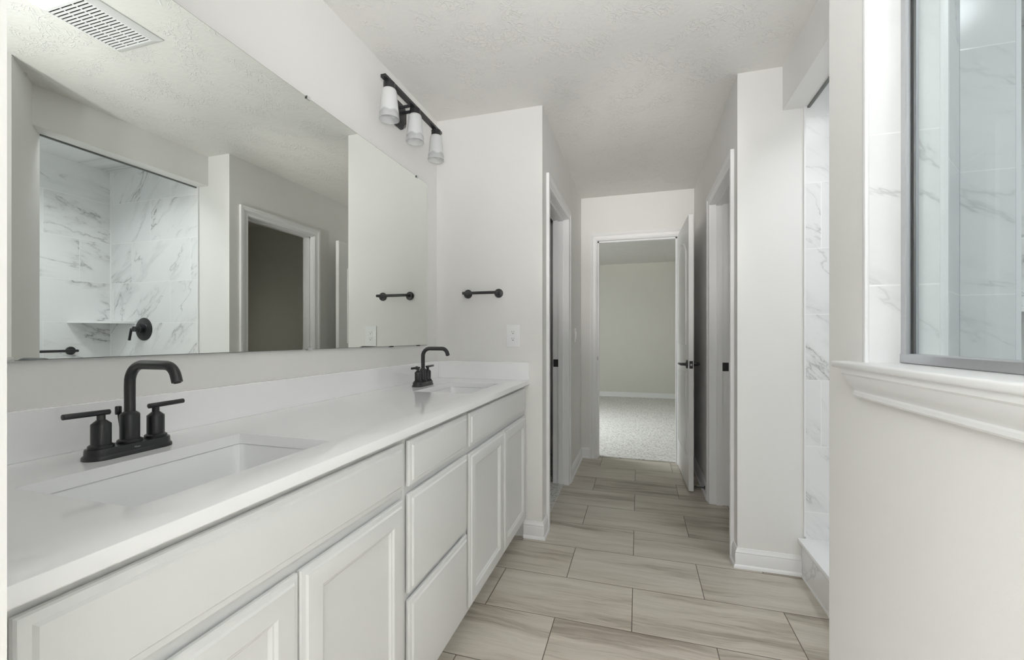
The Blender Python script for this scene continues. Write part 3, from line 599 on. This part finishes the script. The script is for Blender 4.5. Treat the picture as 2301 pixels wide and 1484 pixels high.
for y in (-0.0285, 0.2025, 0.4335):
    so = mb().lathe([(0.0, 0), (0.0260, 0), (0.0260, -0.0310), (0.0240, -0.0325), (0.0, -0.0325)], (LX, y, LZ - 0.007), (0, 0, 1), 28, False, False).build('socket_cup', 'black', lf)
    og = (LX, y, LZ - 0.036)
    sh = mb()
    outer = [(0.0270, -0.000), (0.0300, -0.003), (0.0330, -0.011), (0.0365, -0.052), (0.0410, -0.095), (0.0450, -0.134)]
    inner = [(r - 0.003, z) for r, z in outer[::-1]]
    sh.lathe(outer + inner, (0, 0, 0), (0, 0, 1), 40, False, False)
    s_ = sh.build('lamp_shade', 'frost', None, angle=60); s_.location = og; s_.parent = so
    tag(s_, 'frosted glass shade')
    bu = mb().lathe([(0.0, -0.002), (0.013, -0.002), (0.013, -0.024), (0.015, -0.032), (0.021, -0.046), (0.023, -0.058), (0.019, -0.072), (0.009, -0.079), (0.0, -0.080)], (LX, y, LZ - 0.038), (0, 0, 1), 24, False, False).build('bulb', 'porcelain', so)

# ------------------------------------------------------------------ towel bar, outlet on the end wall
tb = thing('towel_bar', 'short matte black hand towel bar on the wall above the countertop end', 'towel bar', (-0.8455, Yb, 1.389))
for x in (-0.941, -0.750):
    fl = mb().lathe([(0.0, 0), (0.0262, 0), (0.0262, 0.004), (0.024, 0.008), (0.012, 0.011), (0.0085, 0.016), (0.0, 0.016)], (x, Yb - 0.0004, 1.389), (0, -1, 0), 32, False, False).build('flange', 'black', tb)
    mb().tube([(x, Yb - 0.014, 1.389), (x, Yb - 0.060, 1.389)], 0.0080, 20).build('post', 'black', fl)
mb().rod((-0.9525, Yb - 0.060, 1.389), (-0.7425, Yb - 0.060, 1.389), 0.0085, 20, 0.003).build('bar', 'black', tb)

ou = thing('wall_outlet', 'white duplex outlet on the end wall above the side splash', 'outlet', (-0.663, Yb, 1.141))
mb().box(-0.704, -0.622, Yb - 0.006, Yb - 0.0003, 1.078, 1.206, 0.002, 2).build('wall_plate', 'plastic', ou)
for z in (1.124, 1.1625):
    rc = mb(); x = -0.663
    rc.rings([[(x + a * 0.0165, Yb - yy, z + c * 0.0135) for a, c in ((-.8, -1), (.8, -1), (1, -.6), (1, .6), (.8, 1), (-.8, 1), (-1, .6), (-1, -.6))] for yy in (0.0055, 0.0078)])
    r_ = rc.build('receptacle', 'plastic', ou)
    mb().box(x - 0.0072, x - 0.0056, Yb - 0.0082, Yb - 0.0076, z - 0.0008, z + 0.0082).box(x + 0.0056, x + 0.0070, Yb - 0.0082, Yb - 0.0076, z, z + 0.0076).rod((x, Yb - 0.0076, z - 0.0065), (x, Yb - 0.0083, z - 0.0065), 0.0028, 14).build('slots', 'slot', r_)

# ------------------------------------------------------------------ ceiling exhaust fan (seen in the mirror)
fn = thing('exhaust_fan', 'white ceiling exhaust fan grille, reflected in the top left of mirror', 'exhaust fan', (-0.163, -0.497, ZC))
X0, X1, Y0, Y1 = -0.297, -0.029, -0.650, -0.345
def rr(x0, x1, y0, y1, z): return [(x0, y0, z), (x1, y0, z), (x1, y1, z), (x0, y1, z)]
b = mb(); z = ZC - 0.0003
rg = [rr(X0, X1, Y0, Y1, z), rr(X0, X1, Y0, Y1, z - 0.004), rr(X0 + 0.006, X1 - 0.006, Y0 + 0.006, Y1 - 0.006, z - 0.010), rr(X0 + 0.026, X1 - 0.026, Y0 + 0.030, Y1 - 0.030, z - 0.020), rr(X0 + 0.030, X1 - 0.030, Y0 + 0.034, Y1 - 0.034, z - 0.020), rr(X0 + 0.030, X1 - 0.030, Y0 + 0.034, Y1 - 0.034, z - 0.014)]
b.rings(rg, False, False).build('cover_frame', 'plastic', fn, angle=20)
mb().box(X0 + 0.028, X1 - 0.028, Y0 + 0.032, Y1 - 0.032, z - 0.0150, z - 0.004).build('shade_block', 'dark', fn)  # black block painted as the shade behind the slats; no recess is cut
ns = 18; span = (Y1 - 0.034) - (Y0 + 0.034); pit = span / ns
g_ = mb()
for i in range(ns):
    yc = Y0 + 0.034 + pit * (i + 0.5)
    g_.box(X0 + 0.029, X1 - 0.029, yc - pit * 0.5, yc - pit * 0.05, z - 0.0190, z - 0.0155)
for x in (X0 + 0.098, X1 - 0.098): g_.box(x - 0.003, x + 0.003, Y0 + 0.033, Y1 - 0.033, z - 0.0185, z - 0.0155)
g_.build('louvre_grille', 'plastic', fn)

# ------------------------------------------------------------------ shower fittings (seen in the mirror)
sv = thing('shower_valve', 'round black shower valve trim on the marble tiles, reflected in the mirror', 'shower valve', (1.325, YT, 1.195))
mb().lathe([(0.0, 0), (0.087, 0), (0.087, 0.003), (0.082, 0.007), (0.050, 0.010), (0.048, 0.013), (0.0, 0.013)], (1.325, YT - 0.0004, 1.195), (0, -1, 0), 40, False, False).build('escutcheon', 'black', sv)
mb().lathe([(0.0, 0.012), (0.030, 0.012), (0.030, 0.040), (0.026, 0.043), (0.020, 0.045), (0.020, 0.072), (0.0, 0.072)], (1.325, YT, 1.195), (0, -1, 0), 28, False, False).build('hub', 'black', sv)
mb().rod((1.318, YT - 0.060, 1.198), (1.372, YT - 0.060, 1.190), 0.008, 14).rod((1.366, YT - 0.060, 1.200), (1.386, YT - 0.062, 1.110), 0.0085, 16, 0.002).build('lever', 'black', sv)
shf = mb(); n = 14
pts = [(XB - 0.0005, YT - 0.0005), (XB - 0.27, YT - 0.0005)] + [(XB - 0.0005 - 0.2695 * math.cos(math.pi / 2 * i / n) * (1 - 0.12 * math.sin(math.pi * i / n)), YT - 0.0005 - 0.2695 * math.sin(math.pi / 2 * i / n) * (1 - 0.12 * math.sin(math.pi * i / n))) for i in range(1, n)] + [(XB - 0.0005, YT - 0.27)]
tag(shf.prism(pts, 1.238, 1.252).build('corner_shelf', 'porcelain'), 'white quarter-round corner shelf in the marble shower, reflected in the mirror', 'shelf')
gb = thing('shower_towel_bar', 'straight black bar low on the shower back wall, reflected in the mirror', 'towel bar', (XB, 0.12, 1.035))
for y in (-0.24, 0.376):
    fl = mb().lathe([(0.0, 0), (0.030, 0), (0.030, 0.005), (0.026, 0.009), (0.011, 0.012), (0.0095, 0.016), (0.0, 0.016)], (XB - 0.0004, y, 1.035), (-1, 0, 0), 28, False, False).build('flange', 'black', gb)
    mb().rod((XB - 0.014, y, 1.035), (XB - 0.060, y, 1.035), 0.009, 16).build('post', 'black', fl)
mb().rod((XB - 0.060, -0.255, 1.035), (XB - 0.060, 0.391, 1.035), 0.0095, 18, 0.003).build('bar', 'black', gb)
